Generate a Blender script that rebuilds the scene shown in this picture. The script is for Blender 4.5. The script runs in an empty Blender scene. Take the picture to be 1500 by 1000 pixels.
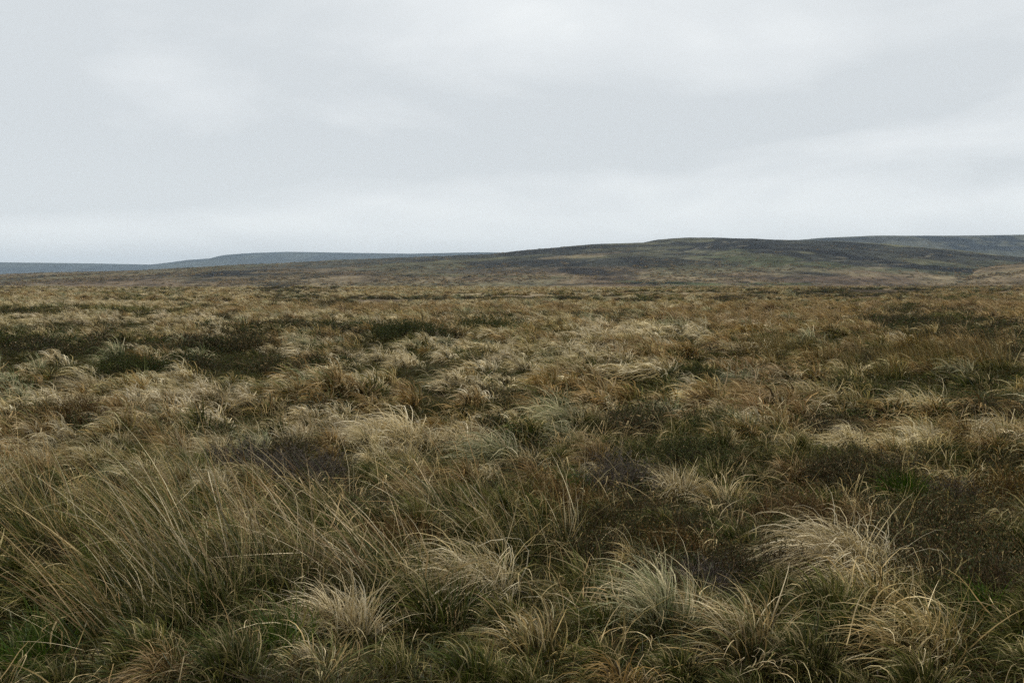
import bpy, math, random
import numpy as np

# ------------------------------------------------------------------ camera, world, sun, exposure
S = bpy.context.scene
F = 1458.0                 # focal length in photo pixels (1500 wide)
HORIZ = 418.0              # row of the true horizon in the photo
CAM_H = 2.1
PITCH = math.atan((500 - HORIZ) / F)
cam_d = bpy.data.cameras.new('camera')
cam = bpy.data.objects.new('camera', cam_d)
S.collection.objects.link(cam)
cam_d.sensor_width = 36.0
cam_d.lens = 36.0 * F / 1500.0
cam_d.clip_start = 0.05
cam_d.clip_end = 40000
cam.location = (0, 0, CAM_H)
cam.rotation_euler = (math.pi / 2 - PITCH, 0, 0)
S.camera = cam

SUN_EL, SUN_AZ = math.radians(58), math.radians(-75)   # azimuth measured from +Y to +X
W = bpy.data.worlds.new('World')
S.world = W
W.use_nodes = True
nt = W.node_tree
nt.nodes.clear()


def N(tree, typ, **kw):
    n = tree.nodes.new(typ)
    for k, v in kw.items():
        setattr(n, k, v)
    return n


def math_node(t, op, a, b=None, c=None, clamp=False):
    n = N(t, 'ShaderNodeMath', operation=op, use_clamp=clamp)
    for i, v in enumerate((a, b, c)):
        if v is None:
            continue
        if isinstance(v, (int, float)):
            n.inputs[i].default_value = v
        else:
            t.links.new(v, n.inputs[i])
    return n.outputs[0]


def build_world():
    L = nt.links.new
    out = N(nt, 'ShaderNodeOutputWorld')
    bg = N(nt, 'ShaderNodeBackground')
    bg.inputs['Strength'].default_value = 0.091
    sky = N(nt, 'ShaderNodeTexSky', sky_type='NISHITA', sun_disc=False)
    sky.sun_elevation = SUN_EL
    sky.sun_rotation = SUN_AZ
    sky.altitude = 400
    tc = N(nt, 'ShaderNodeTexCoord')
    sep = N(nt, 'ShaderNodeSeparateXYZ')
    L(tc.outputs['Generated'], sep.inputs[0])
    z = math_node(nt, 'MAXIMUM', sep.outputs[2], 0.0)
    zz = math_node(nt, 'ADD', z, 0.19)
    u = math_node(nt, 'DIVIDE', sep.outputs[0], zz)
    v = math_node(nt, 'DIVIDE', sep.outputs[1], zz)
    comb = N(nt, 'ShaderNodeCombineXYZ')
    L(u, comb.inputs[0]); L(v, comb.inputs[1])
    vals = []
    for sc, det, rough, dist, off in ((0.36, 5, 0.5, 0.3, 3.1), (1.1, 6, 0.55, 0.5, 11.0)):
        mp = N(nt, 'ShaderNodeMapping')
        mp.inputs['Location'].default_value = (off, off * 0.7, 0)
        L(comb.outputs[0], mp.inputs['Vector'])
        no = N(nt, 'ShaderNodeTexNoise')
        no.inputs['Scale'].default_value = sc
        no.inputs['Detail'].default_value = det
        no.inputs['Roughness'].default_value = rough
        no.inputs['Distortion'].default_value = dist
        L(mp.outputs[0], no.inputs['Vector'])
        vals.append(no.outputs['Fac'])
    a = math_node(nt, 'MULTIPLY', vals[0], 0.58)
    s = math_node(nt, 'MULTIPLY_ADD', vals[1], 0.42, a)
    mp = N(nt, 'ShaderNodeMapping'); mp.inputs['Scale'].default_value = (1.0, 1.0, 2.6)
    L(tc.outputs['Generated'], mp.inputs['Vector'])
    fine = N(nt, 'ShaderNodeTexNoise'); fine.inputs['Scale'].default_value = 7.0; fine.inputs['Detail'].default_value = 6
    fine.inputs['Distortion'].default_value = 0.6
    L(mp.outputs[0], fine.inputs['Vector'])
    s = math_node(nt, 'MULTIPLY_ADD', fine.outputs['Fac'], 0.17, s)
    s = math_node(nt, 'SUBTRACT', s, 0.085)
    # broad cloud banks (direction, width, height, strength), their edges torn by the same noise
    wn = N(nt, 'ShaderNodeTexNoise'); wn.inputs['Scale'].default_value = 5.0; wn.inputs['Detail'].default_value = 5
    L(tc.outputs['Generated'], wn.inputs['Vector'])
    wv = N(nt, 'ShaderNodeVectorMath', operation='MULTIPLY_ADD')
    L(wn.outputs['Color'], wv.inputs[0]); wv.inputs[1].default_value = (.12, .12, .045); L(tc.outputs['Generated'], wv.inputs[2])
    off = N(nt, 'ShaderNodeVectorMath', operation='SUBTRACT')
    L(wv.outputs[0], off.inputs[0]); off.inputs[1].default_value = (.06, .06, .022)
    for (bx, by, rx, ry, amp) in ((30, 110, 130, 110, -.20), (640, 225, 360, 42, -.13), (1130, 170, 280, 55, -.11), (130, 262, 240, 32, -.12), (1450, 250, 120, 30, -.10),
                                  (1460, 60, 130, 90, -.10), (430, 60, 140, 80, -.06), (780, 30, 220, 70, .12), (300, 110, 130, 50, .05), (620, 300, 110, 14, .12),
                                  (1340, 205, 150, 18, .14), (210, 330, 280, 20, .20), (900, 268, 260, 16, .09), (1250, 300, 340, 16, .08), (500, 172, 90, 22, .07)):
        c = N(nt, 'ShaderNodeVectorMath', operation='SUBTRACT')
        L(off.outputs[0], c.inputs[0])
        vx, vz = (bx - 750) / F, (HORIZ - by) / F
        ln = math.sqrt(vx * vx + vz * vz + 1)
        c.inputs[1].default_value = (vx / ln, 1 / ln, vz / ln)
        sv = N(nt, 'ShaderNodeVectorMath', operation='MULTIPLY')
        L(c.outputs[0], sv.inputs[0]); sv.inputs[1].default_value = (F / rx, F / rx, F / ry)
        dt = N(nt, 'ShaderNodeVectorMath', operation='DOT_PRODUCT')
        L(sv.outputs[0], dt.inputs[0]); L(sv.outputs[0], dt.inputs[1])
        g = math_node(nt, 'POWER', 0.5, dt.outputs['Value'])
        s = math_node(nt, 'MULTIPLY_ADD', g, amp * .9, s)
    cr = N(nt, 'ShaderNodeValToRGB')
    e = cr.color_ramp.elements
    e[0].position = 0.38; e[0].color = (0.605, 0.634, 0.648, 1)
    e[1].position = 0.62; e[1].color = (0.815, 0.836, 0.832, 1)
    m = cr.color_ramp.elements.new(0.5); m.color = (0.705, 0.729, 0.737, 1)
    L(s, cr.inputs[0])
    # thinner, brighter cloud low over the horizon
    hb = N(nt, 'ShaderNodeMapRange', interpolation_type='SMOOTHSTEP')
    L(z, hb.inputs['Value'])
    hb.inputs['From Min'].default_value = 0.0
    hb.inputs['From Max'].default_value = 0.16
    hb.inputs['To Min'].default_value = 0.55
    hb.inputs['To Max'].default_value = 0.0
    mixh = N(nt, 'ShaderNodeMix', data_type='RGBA')
    L(hb.outputs[0], mixh.inputs[0]); L(cr.outputs[0], mixh.inputs[6])
    mixh.inputs[7].default_value = (0.80, 0.822, 0.818, 1)
    sc10 = N(nt, 'ShaderNodeVectorMath', operation='SCALE')
    L(mixh.outputs[2], sc10.inputs[0]); sc10.inputs['Scale'].default_value = 10.0
    mix = N(nt, 'ShaderNodeMix', data_type='RGBA')
    mix.inputs[0].default_value = 0.95
    L(sky.outputs[0], mix.inputs[6]); L(sc10.outputs[0], mix.inputs[7])
    L(mix.outputs[2], bg.inputs['Color']); L(bg.outputs[0], out.inputs[0])


build_world()
sun_d = bpy.data.lights.new('sun', 'SUN')
sun_d.energy = 1.5
sun_d.angle = math.radians(11)
sun_d.color = (1.0, 0.97, 0.92)
sun = bpy.data.objects.new('sun', sun_d)
S.collection.objects.link(sun)
sun.rotation_euler = (math.pi / 2 - SUN_EL, 0, -SUN_AZ + math.pi)
S.view_settings.view_transform = 'Standard'
S.view_settings.look = 'None'
S.view_settings.gamma = 1
S.view_settings.exposure = 0.40
S.view_settings.use_curve_mapping = False
S.cycles.max_bounces = 5
S.cycles.diffuse_bounces = 2
S.cycles.transmission_bounces = 3
S.cycles.volume_bounces = 0
S.cycles.use_denoising = False

# ------------------------------------------------------------------ helpers
rng = np.random.default_rng(7)


def _hash(ix, iy, seed):
    h = (ix.astype(np.int64) * 374761393 + iy.astype(np.int64) * 668265263 + seed * 2147483647) & 0xFFFFFFFF
    h = ((h ^ (h >> 13)) * 1274126177) & 0xFFFFFFFF
    h = h ^ (h >> 16)
    return (h & 0xFFFFFF) / float(0xFFFFFF)


def vnoise(x, y, seed=0):
    x = np.asarray(x, float); y = np.asarray(y, float)
    ix, iy = np.floor(x), np.floor(y)
    fx, fy = x - ix, y - iy
    fx = fx * fx * (3 - 2 * fx); fy = fy * fy * (3 - 2 * fy)
    a = _hash(ix, iy, seed); b = _hash(ix + 1, iy, seed)
    c = _hash(ix, iy + 1, seed); d = _hash(ix + 1, iy + 1, seed)
    return (a + (b - a) * fx) * (1 - fy) + (c + (d - c) * fx) * fy


def fbm(x, y, seed=0, octs=4):
    t = 0; amp = 1; s = 0
    for o in range(octs):
        t = t + amp * vnoise(x * 2 ** o + 17.3 * o, y * 2 ** o - 9.1 * o, seed + o)
        s += amp; amp *= 0.5
    return t / s


def sm(a, b, x):
    t = np.clip((x - a) / (b - a), 0, 1)
    return t * t * (3 - 2 * t)


def ground_z(x, y):
    r = np.hypot(x, y)
    z = 0.26 * (vnoise(x / 0.95, y / 0.95, 1) - .5) + 0.26 * (vnoise(x / 2.7, y / 2.7, 2) - .5)
    z = z + 0.5 * (vnoise(x / 12, y / 12, 3) - .5) * sm(6, 25, r)
    z = z + 1.3 * (vnoise(x / 70, y / 55, 4) - .5) * sm(30, 120, r)
    z = z + 3.0 * (vnoise(x / 330, y / 260, 5) - .5) * sm(150, 500, r)
    return z * (1 - sm(3000, 5000, r))


CP, SP = math.cos(PITCH), math.sin(PITCH)


def at(px, py):
    """photo pixel -> point on the level ground"""
    a = (px - 750) / F; b = -(py - 500) / F
    dy = CP + b * SP; dz = -SP + b * CP
    t = CAM_H / -dz
    return a * t, dy * t


def to_px(x, y, z):
    z = z - CAM_H
    d = y * CP - z * SP
    v = y * SP + z * CP
    d = np.maximum(d, 0.01)
    return 750 + F * x / d, 500 - F * v / d


def mesh_from(name, co, faces_idx, loops_per, col=None, smooth=True):
    me = bpy.data.meshes.new(name)
    nv = len(co); nf = len(faces_idx) // loops_per
    me.vertices.add(nv)
    me.vertices.foreach_set('co', np.asarray(co, np.float32).ravel())
    me.loops.add(len(faces_idx))
    me.loops.foreach_set('vertex_index', np.asarray(faces_idx, np.int32))
    me.polygons.add(nf)
    me.polygons.foreach_set('loop_start', np.arange(0, nf * loops_per, loops_per, dtype=np.int32))
    me.polygons.foreach_set('use_smooth', np.full(nf, smooth))
    if col is not None:
        a = me.color_attributes.new('tone', 'FLOAT_COLOR', 'POINT')
        c = np.ones((nv, 4), np.float32); c[:, :3] = col
        a.data.foreach_set('color', c.ravel())
    me.update()
    return me


def link(o):
    S.collection.objects.link(o)
    return o


def obj(name, me, mat=None, parent=None):
    o = bpy.data.objects.new(name, me)
    if mat and not me.materials:
        me.materials.append(mat)
    link(o)
    if parent:
        o.parent = parent
    return o


# ------------------------------------------------------------------ materials
def mat_base(name):
    m = bpy.data.materials.new(name); m.use_nodes = True
    t = m.node_tree; t.nodes.clear()
    return m, t, N(t, 'ShaderNodeOutputMaterial')


def blade_material(name, transl=0.24, gloss=0.018, rough=0.45, vary=0.30):
    m, t, out = mat_base(name); L = t.links.new
    at_ = N(t, 'ShaderNodeAttribute', attribute_name='tone')
    geo = N(t, 'ShaderNodeNewGeometry')
    n1 = N(t, 'ShaderNodeTexNoise'); n1.inputs['Scale'].default_value = 0.9; n1.inputs['Detail'].default_value = 4
    L(geo.outputs['Position'], n1.inputs['Vector'])
    n2 = N(t, 'ShaderNodeTexNoise'); n2.inputs['Scale'].default_value = 90.0; n2.inputs['Detail'].default_value = 2
    L(geo.outputs['Position'], n2.inputs['Vector'])
    oi = N(t, 'ShaderNodeObjectInfo')
    a = math_node(t, 'MULTIPLY_ADD', n1.outputs['Fac'], vary * 2, 1 - vary)
    b = math_node(t, 'MULTIPLY_ADD', n2.outputs['Fac'], 0.5, 0.75)
    c = math_node(t, 'MULTIPLY_ADD', oi.outputs['Random'], 0.30, 0.85)
    ab = math_node(t, 'MULTIPLY', a, b); abc = math_node(t, 'MULTIPLY', ab, c)
    hs = N(t, 'ShaderNodeHueSaturation')
    L(at_.outputs['Color'], hs.inputs['Color'])
    L(abc, hs.inputs['Value'])
    n3 = N(t, 'ShaderNodeTexNoise'); n3.inputs['Scale'].default_value = 0.35; n3.inputs['Detail'].default_value = 3
    L(geo.outputs['Position'], n3.inputs['Vector'])
    hu = math_node(t, 'MULTIPLY_ADD', n3.outputs['Fac'], 0.03, 0.486)
    L(hu, hs.inputs['Hue'])
    sa = math_node(t, 'MULTIPLY_ADD', n3.outputs['Fac'], 0.4, 1.08)
    L(sa, hs.inputs['Saturation'])
    di = N(t, 'ShaderNodeBsdfDiffuse'); L(hs.outputs[0], di.inputs[0])
    tr = N(t, 'ShaderNodeBsdfTranslucent'); L(hs.outputs[0], tr.inputs[0])
    gl = N(t, 'ShaderNodeBsdfGlossy'); gl.inputs['Roughness'].default_value = rough
    gl.inputs['Color'].default_value = (0.8, 0.8, 0.8, 1)
    m1 = N(t, 'ShaderNodeMixShader'); m1.inputs[0].default_value = transl
    L(di.outputs[0], m1.inputs[1]); L(tr.outputs[0], m1.inputs[2])
    m2 = N(t, 'ShaderNodeMixShader'); m2.inputs[0].default_value = gloss
    L(m1.outputs[0], m2.inputs[1]); L(gl.outputs[0], m2.inputs[2])
    L(m2.outputs[0], out.inputs[0])
    return m


MAT_BLADE = blade_material('dry_grass_blades')
MAT_RUSH = blade_material('rush_stems', 0.10, 0.03, 0.4, 0.18)
MAT_HEATH = blade_material('heather_sprigs', 0.1, 0.02, 0.6, 0.25)


def earth_material(name, scale_list, bump=0.6, dark=0.55, bump_dist=0.05):
    m, t, out = mat_base(name); L = t.links.new
    at_ = N(t, 'ShaderNodeAttribute', attribute_name='tone')
    geo = N(t, 'ShaderNodeNewGeometry')
    prod = None; facs = []
    for sc, (sx, sy), amt in scale_list:
        mp = N(t, 'ShaderNodeMapping'); mp.inputs['Scale'].default_value = (sx, sy, 1)
        L(geo.outputs['Position'], mp.inputs['Vector'])
        n = N(t, 'ShaderNodeTexNoise'); n.inputs['Scale'].default_value = sc
        n.inputs['Detail'].default_value = 6; n.inputs['Roughness'].default_value = 0.62
        L(mp.outputs[0], n.inputs['Vector'])
        mr = N(t, 'ShaderNodeMapRange')
        L(n.outputs['Fac'], mr.inputs['Value'])
        mr.inputs['From Min'].default_value = 0.32; mr.inputs['From Max'].default_value = 0.68
        mr.inputs['To Min'].default_value = 1 - amt; mr.inputs['To Max'].default_value = 1 + amt
        facs.append(n.outputs['Fac'])
        prod = mr.outputs[0] if prod is None else math_node(t, 'MULTIPLY', prod, mr.outputs[0])
    hs = N(t, 'ShaderNodeHueSaturation')
    L(at_.outputs['Color'], hs.inputs['Color']); L(prod, hs.inputs['Value'])
    hu = math_node(t, 'MULTIPLY_ADD', facs[0], 0.04, 0.476)
    L(hu, hs.inputs['Hue'])
    bs = N(t, 'ShaderNodeBsdfDiffuse'); L(hs.outputs[0], bs.inputs[0])
    bu = N(t, 'ShaderNodeBump'); bu.inputs['Strength'].default_value = bump
    bu.inputs['Distance'].default_value = bump_dist
    L(facs[-1], bu.inputs['Height']); L(bu.outputs[0], bs.inputs['Normal'])
    L(bs.outputs[0], out.inputs[0])
    return m


# ------------------------------------------------------------------ which plants grow where (patches seen in the photograph)
# (px, py, half width, half height, kind)   kinds: heather, green, bright, rush, pale, rust
PATCHES = [
    (420, 489, 150, 13, 'heather'), (215, 526, 170, 18, 'heather'), (160, 512, 60, 7, 'green'), (60, 516, 70, 14, 'green'), (190, 455, 110, 6, 'green'),
    (50, 462, 60, 7, 'green'), (600, 499, 42, 9, 'green'), (660, 473, 50, 5, 'heather'), (30, 580, 28, 9, 'green'),
    (1290, 480, 42, 8, 'heather'), (1200, 431, 60, 3, 'heather'), (1300, 429, 70, 3, 'heather'), (1400, 436, 70, 4, 'green'),
    (1010, 565, 38, 10, 'green'), (1215, 606, 50, 15, 'green'), (1460, 606, 45, 12, 'heather'), (1275, 690, 62, 22, 'heather'),
    (1360, 770, 110, 60, 'heather'), (1430, 850, 80, 45, 'heather'), (1010, 668, 62, 34, 'green'), (925, 632, 50, 16, 'heather'),
    (112, 632, 46, 11, 'heather'), (420, 692, 66, 24, 'heather'), (330, 640, 66, 22, 'green'), (30, 850, 60, 60, 'green'),
    (420, 930, 130, 50, 'bright'), (660, 905, 90, 40, 'green'), (870, 900, 80, 50, 'green'), (1345, 528, 130, 17, 'rush'),
    (1130, 522, 44, 13, 'rush'), (160, 477, 230, 9, 'pale'), (720, 550, 190, 36, 'pale'), (1080, 606, 46, 16, 'rust'),
    (1400, 455, 170, 14, 'rust'), (1120, 470, 150, 20, 'rust'), (860, 585, 60, 12, 'rust'), (80, 605, 160, 12, 'pale'),
    (300, 600, 80, 20, 'pale'), (560, 650, 90, 24, 'pale'), (1180, 750, 70, 26, 'rust'), (1330, 885, 110, 45, 'green'),
    (560, 550, 120, 20, 'pale'), (950, 500, 120, 16, 'pale'), (140, 445, 150, 5, 'pale'), (600, 455, 250, 8, 'rust'),
    (1130, 900, 100, 50, 'green'), (800, 850, 90, 30, 'green'), (110, 900, 100, 60, 'green'), (1330, 650, 100, 20, 'pale'), (190, 850, 240, 110, 'green'), (1320, 930, 230, 70, 'green'), (900, 965, 220, 50, 'green'), (1020, 830, 110, 50, 'heather'), (1420, 700, 80, 40, 'heather'), (520, 800, 160, 50, 'green'),
    (920, 700, 70, 30, 'heather'), (800, 740, 60, 24, 'green'), (820, 470, 200, 6, 'heather'), (1380, 462, 130, 5, 'heather'),
    (700, 436, 200, 2.5, 'heather'), (300, 447, 60, 3, 'heather'),
]
KINDS = ['straw', 'tan', 'rust', 'green', 'bright', 'heather', 'rush', 'pale']


def kind_weights(x, y):
    x = np.asarray(x, float); y = np.asarray(y, float)
    px, py = to_px(x, y, 0.15)
    wob = 2.4 * (fbm(x / 1.3, y / 1.3, 40, 3) - .5)
    r = np.hypot(x, y)
    side = sm(-0.2, 0.5, x / np.maximum(y, 1))
    lf = fbm(x / (2.5 + r * .05), y / (4 + r * .12), 50, 4)
    lf2 = fbm(x / (1.6 + r * .04), y / (2.2 + r * .1), 60, 4)
    w = {k: np.zeros_like(x) for k in KINDS}
    w['straw'] += 1.0
    w['tan'] += 0.5 + 0.3 * side
    w['pale'] += (0.6 + 0.5 * sm(12, 25, r)) * (1 - side) + .15
    w['rust'] += 0.10 + 0.40 * side * sm(.45, .62, lf2)
    w['green'] += 3.0 * sm(.52, .62, lf) + 0.20
    w['heather'] += 4.0 * sm(.57, .66, lf2) + 0.05 + 0.05 * sm(14, 25, r)
    fore = 1 - sm(8, 14, r)
    w['green'] += 2.4 * fore
    w['tan'] *= 1 - .5 * fore
    w['heather'] += .8 * fore
    w['straw'] *= 1 - .45 * fore
    w['pale'] *= 1 - .7 * fore
    w['bright'] += 0.15 * fore
    for (cx, cy, rx, ry, k) in PATCHES:
        d = ((px - cx) / rx) ** 2 + ((py - cy) / ry) ** 2
        s = np.exp(-np.maximum(d + wob - 0.25, 0) ** 2 * 1.1)
        for kk in KINDS:
            if kk != k:
                w[kk] *= (1 - 0.8 * s)
        w[k] += {'heather': 1.7, 'green': 1.9, 'bright': 2.0}.get(k, 2.6) * s
    tot = sum(w.values())
    return {k: v / tot for k, v in w.items()}


GCOL = {'straw': (.27, .215, .13), 'tan': (.235, .175, .105), 'rust': (.215, .145, .085), 'green': (.065, .070, .030),
        'bright': (.055, .075, .025), 'heather': (.042, .034, .024), 'rush': (.11, .085, .04), 'pale': (.36, .30, .20)}


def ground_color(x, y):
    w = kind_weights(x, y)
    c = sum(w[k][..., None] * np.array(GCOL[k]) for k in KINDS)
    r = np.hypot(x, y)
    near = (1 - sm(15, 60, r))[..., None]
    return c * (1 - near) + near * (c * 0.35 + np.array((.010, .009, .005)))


# ------------------------------------------------------------------ ground sheet
def build_ground():
    fine = np.radians(np.arange(-42, 42.01, 0.2))
    coarse = np.radians(np.arange(45, 316, 3.0))
    th = np.concatenate([fine, coarse])
    rs = [0.6]
    while rs[-1] < 11800:
        r = rs[-1]
        rs.append(r * (1.018 if r < 900 else 1.05))
    rs = np.array(rs)
    R, T = np.meshgrid(rs, th, indexing='ij')
    X = R * np.sin(T); Y = R * np.cos(T)
    Z = ground_z(X, Y)
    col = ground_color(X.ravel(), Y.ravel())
    nr, na = R.shape
    co = np.stack([X, Y, Z], -1).reshape(-1, 3)
    i = np.arange(nr - 1)[:, None]; j = np.arange(na)[None, :]
    j2 = (j + 1) % na
    f = np.stack([i * na + j, i * na + j2, (i + 1) * na + j2, (i + 1) * na + j], -1).reshape(-1, 4)
    # centre fan closed by one vertex
    co = np.vstack([co, [[0, 0, float(ground_z(np.array(0.), np.array(0.)))]]])
    col = np.vstack([col, col[:1]])
    c = len(co) - 1
    jj = np.arange(na)
    fan = np.stack([np.full(na, c), (jj + 1) % na, jj, jj], -1)
    me = bpy.data.meshes.new('ground')
    faces = [tuple(q) for q in f[:, ::-1]]
    # fast path: quads then fan as triangles
    nq = len(f)
    me.vertices.add(len(co)); me.vertices.foreach_set('co', co.astype(np.float32).ravel())
    li = np.concatenate([f[:, ::-1].ravel(), fan[:, :3].ravel()]).astype(np.int32)
    me.loops.add(len(li)); me.loops.foreach_set('vertex_index', li)
    ls = np.concatenate([np.arange(0, nq * 4, 4), nq * 4 + np.arange(0, na * 3, 3)]).astype(np.int32)
    me.polygons.add(len(ls)); me.polygons.foreach_set('loop_start', ls)
    me.polygons.foreach_set('use_smooth', np.ones(len(ls), bool))
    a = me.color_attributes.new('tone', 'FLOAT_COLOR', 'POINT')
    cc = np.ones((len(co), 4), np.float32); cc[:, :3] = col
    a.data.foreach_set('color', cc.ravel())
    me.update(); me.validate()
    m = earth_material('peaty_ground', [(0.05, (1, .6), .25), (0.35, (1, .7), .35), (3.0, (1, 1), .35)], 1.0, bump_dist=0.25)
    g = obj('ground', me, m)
    g['kind'] = 'structure'
    g['label'] = 'rough peaty moorland ground under the grass, reaching to the hills'
    return g


build_ground()


# ------------------------------------------------------------------ hills
def hill(name, label, sky_pts, D, Y0, Yb, x0, x1, colfn, nx=420, ny=150, amp=0.10, seed=70, gully=220.0, power=1.0):
    xs = np.linspace((x0 - 750) / F * D, (x1 - 750) / F * D, nx)
    v = np.linspace(0, 1, ny)
    ys = Y0 + v * (Yb - Y0)
    X, Y = np.meshgrid(xs, ys, indexing='ij')
    px = 750 + F * X / D
    sp = np.array(sky_pts, float)
    H = (HORIZ - np.interp(px, sp[:, 0], sp[:, 1])) / F * D + CAM_H
    up = np.clip((Y - Y0) / (D - Y0), 0, 1)
    up = np.sin(up ** power * math.pi / 2) ** 1.35
    dn = np.clip((Y - D) / (Yb - D), 0, 1)
    shape = up * (1 - sm(0, 1, dn))
    n = fbm(X / gully, Y / (gully * 1.6), seed, 5) - .5
    mid = np.clip(np.sin(np.pi * np.clip((Y - Y0) / (D - Y0), 0, 1)), 0, 1)
    Z = H * shape + n * amp * np.maximum(H, 12) * mid * 2.6 + (fbm(X / 25, Y / 25, seed + 9, 3) - .5) * 1.2 * shape - 3.0 * (1 - sm(0, .06, v))[None, :]
    P = to_px(X, Y, Z)
    col = colfn(X.ravel(), Y.ravel(), P[0].ravel(), P[1].ravel(), (Z / np.maximum(H, 1)).ravel())
    co = np.stack([X, Y, Z], -1).reshape(-1, 3)
    i = np.arange(nx - 1)[:, None]; j = np.arange(ny - 1)[None, :]
    f = np.stack([i * ny + j, (i + 1) * ny + j, (i + 1) * ny + j + 1, i * ny + j + 1], -1).reshape(-1)
    me = mesh_from(name, co, f, 4, col)
    m = earth_material(name + '_heath', [(1 / 130., (1, .5), .25), (1 / 24., (1, .45), .42), (1 / 6., (1, .5), .40)], 1.0, bump_dist=3.0)
    o = obj(name, me, m)
    o['kind'] = 'structure'; o['label'] = label
    HILLS[name] = (X.ravel(), Y.ravel(), Z.ravel(), P[0].ravel(), P[1].ravel())
    return o


HILLS = {}


def lerp_c(c, s, new):
    return c * (1 - s[:, None]) + s[:, None] * np.array(new)


def ell(px, py, cx, cy, rx, ry, slope=0.0, wob=0.0):
    d = ((px - cx) / rx) ** 2 + ((py - cy - slope * (px - cx)) / ry) ** 2 + wob
    return sm(1.35, 0.55, d)


DK, OL, TN, GR, BR = (.020, .019, .018), (.095, .090, .052), (.185, .145, .085), (.075, .080, .040), (.125, .092, .058)


def col_main(X, Y, px, py, hf):
    a = fbm(X / 110, Y / 240, 90, 6); b = fbm(X / 260, Y / 420, 95, 4); a2 = fbm(X / 60, Y / 110, 97, 5)
    wob = (fbm(X / 45, Y / 90, 99, 5) - .5) * 3.6
    c = np.tile(np.array(OL), (len(X), 1))
    c = lerp_c(c, sm(.47, .52, a) * .75, (.050, .050, .044))
    up = sm(401, 388, py + (b - .5) * 18 + (a2 - .5) * 8)
    c = lerp_c(c, up * .80 * sm(480, 760, px) * sm(.40, .44, a), DK)
    c = lerp_c(c, up * .5 * sm(.53, .57, a2), (.060, .060, .045))
    low = sm(391, 401, py + (b - .5) * 12 + (a - .5) * 10)
    c = lerp_c(c, low * .85, TN)
    c = lerp_c(c, low * sm(.52, .56, a) * .7, BR)
    c = lerp_c(c, low * sm(.46, .42, a) * .7, OL)
    c = lerp_c(c, low * sm(.58, .62, a2) * .6, DK)
    for (cx, cy, rx, ry, sl, colr, k) in (
            (330, 401, 110, 5, -.03, DK, .9), (180, 409, 130, 2.5, -.03, DK, .6), (520, 401, 90, 3.5, -.06, DK, .5), (470, 395, 90, 2.5, -.05, TN, .6),
            (560, 393, 70, 2, -.05, OL, .7), (720, 397, 120, 3.5, .0, (.06, .055, .045), .6), (860, 399, 42, 7, .1, DK, .85), (1010, 386, 85, 7, .02, DK, .8),
            (1110, 380, 95, 10, .1, GR, .75), (1060, 371, 90, 3, .05, OL, .6), (930, 372, 100, 3, -.06, OL, .8), (850, 375, 70, 2.5, -.08, TN, .55),
            (940, 364, 80, 2.2, -.03, OL, .6), (1180, 400, 75, 4, .07, DK, .85), (1090, 395, 70, 2.5, .03, OL, .8),
            (1070, 402, 70, 3, .04, BR, .8), (1130, 408, 110, 2.5, .05, DK, .6), (1290, 383, 110, 6, .16, DK, .9), (1230, 391, 80, 5, .1, GR, .7), (1330, 401, 70, 3, .1, OL, .8),
            (1090, 361, 130, 3, .06, DK, .8), (780, 370, 80, 3, -.1, DK, .7), (700, 381, 90, 2.5, -.08, OL, .7), (660, 377, 60, 2, -.1, DK, .7), (700, 404, 140, 2, .02, GR, .6),
            (430, 407, 200, 3, 0, TN, .7), (600, 411, 200, 3, 0, TN, .6), (1000, 415, 110, 3, .03, GR, .9), (1270, 408, 130, 4, 0, BR, .8), (260, 413, 260, 2.0, 0, BR, .6),
            (1420, 398, 120, 12, 0, (.060, .062, .040), .95), (1350, 391, 90, 3, .08, DK, .9), (965, 414.3, 50, 1.5, 0, (.010, .013, .008), 1), (860, 416, 60, 1.2, -.03, (.014, .016, .010), .9), (1090, 416, 90, 2.5, 0, (.07, .085, .035), .8)):
        c = lerp_c(c, ell(px, py, cx, cy, rx, ry, sl, wob) * k, colr)
    # peat drains and sheep tracks running down the slope
    rg = np.abs(fbm((X + .35 * Y) / 70, Y / 420, 131, 4) - .5)
    c = lerp_c(c, sm(.010, .003, rg) * .7, (.022, .020, .018))
    rg2 = np.abs(fbm((X - .6 * Y) / 160, Y / 300, 137, 4) - .5)
    c = lerp_c(c, sm(.006, .002, rg2) * .6, (.17, .15, .10))
    return c


def col_right(X, Y, px, py, hf):
    a = fbm(X / 130, Y / 220, 120, 5); wob = (fbm(X / 60, Y / 100, 119, 4) - .5) * 2
    c = np.tile(np.array((.018, .019, .019)), (len(X), 1))
    c = lerp_c(c, sm(.47, .54, a) * .75, (.085, .082, .055))
    for (cx, cy, rx, ry, sl, colr, k) in ((1440, 378, 90, 12, 0, (.095, .095, .06), .6), (1330, 366, 50, 5, .1, (.09, .085, .06), .5),
                                          (1360, 388, 60, 5, .05, DK, .8), (1250, 352, 90, 4, -.02, DK, .6)):
        c = lerp_c(c, ell(px, py, cx, cy, rx, ry, sl, wob) * k, colr)
    return c


def col_spur(X, Y, px, py, hf):
    a = fbm(X / 40, Y / 70, 150, 5)
    c = np.tile(np.array((.21, .16, .095)), (len(X), 1))
    c = lerp_c(c, sm(.46, .6, a) * .75, (.10, .08, .045))
    c = lerp_c(c, sm(.44, .36, a) * .5, OL)
    return c


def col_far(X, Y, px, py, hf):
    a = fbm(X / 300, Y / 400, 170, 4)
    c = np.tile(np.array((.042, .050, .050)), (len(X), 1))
    return lerp_c(c, sm(.45, .6, a) * .6, (.080, .088, .070))


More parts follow.
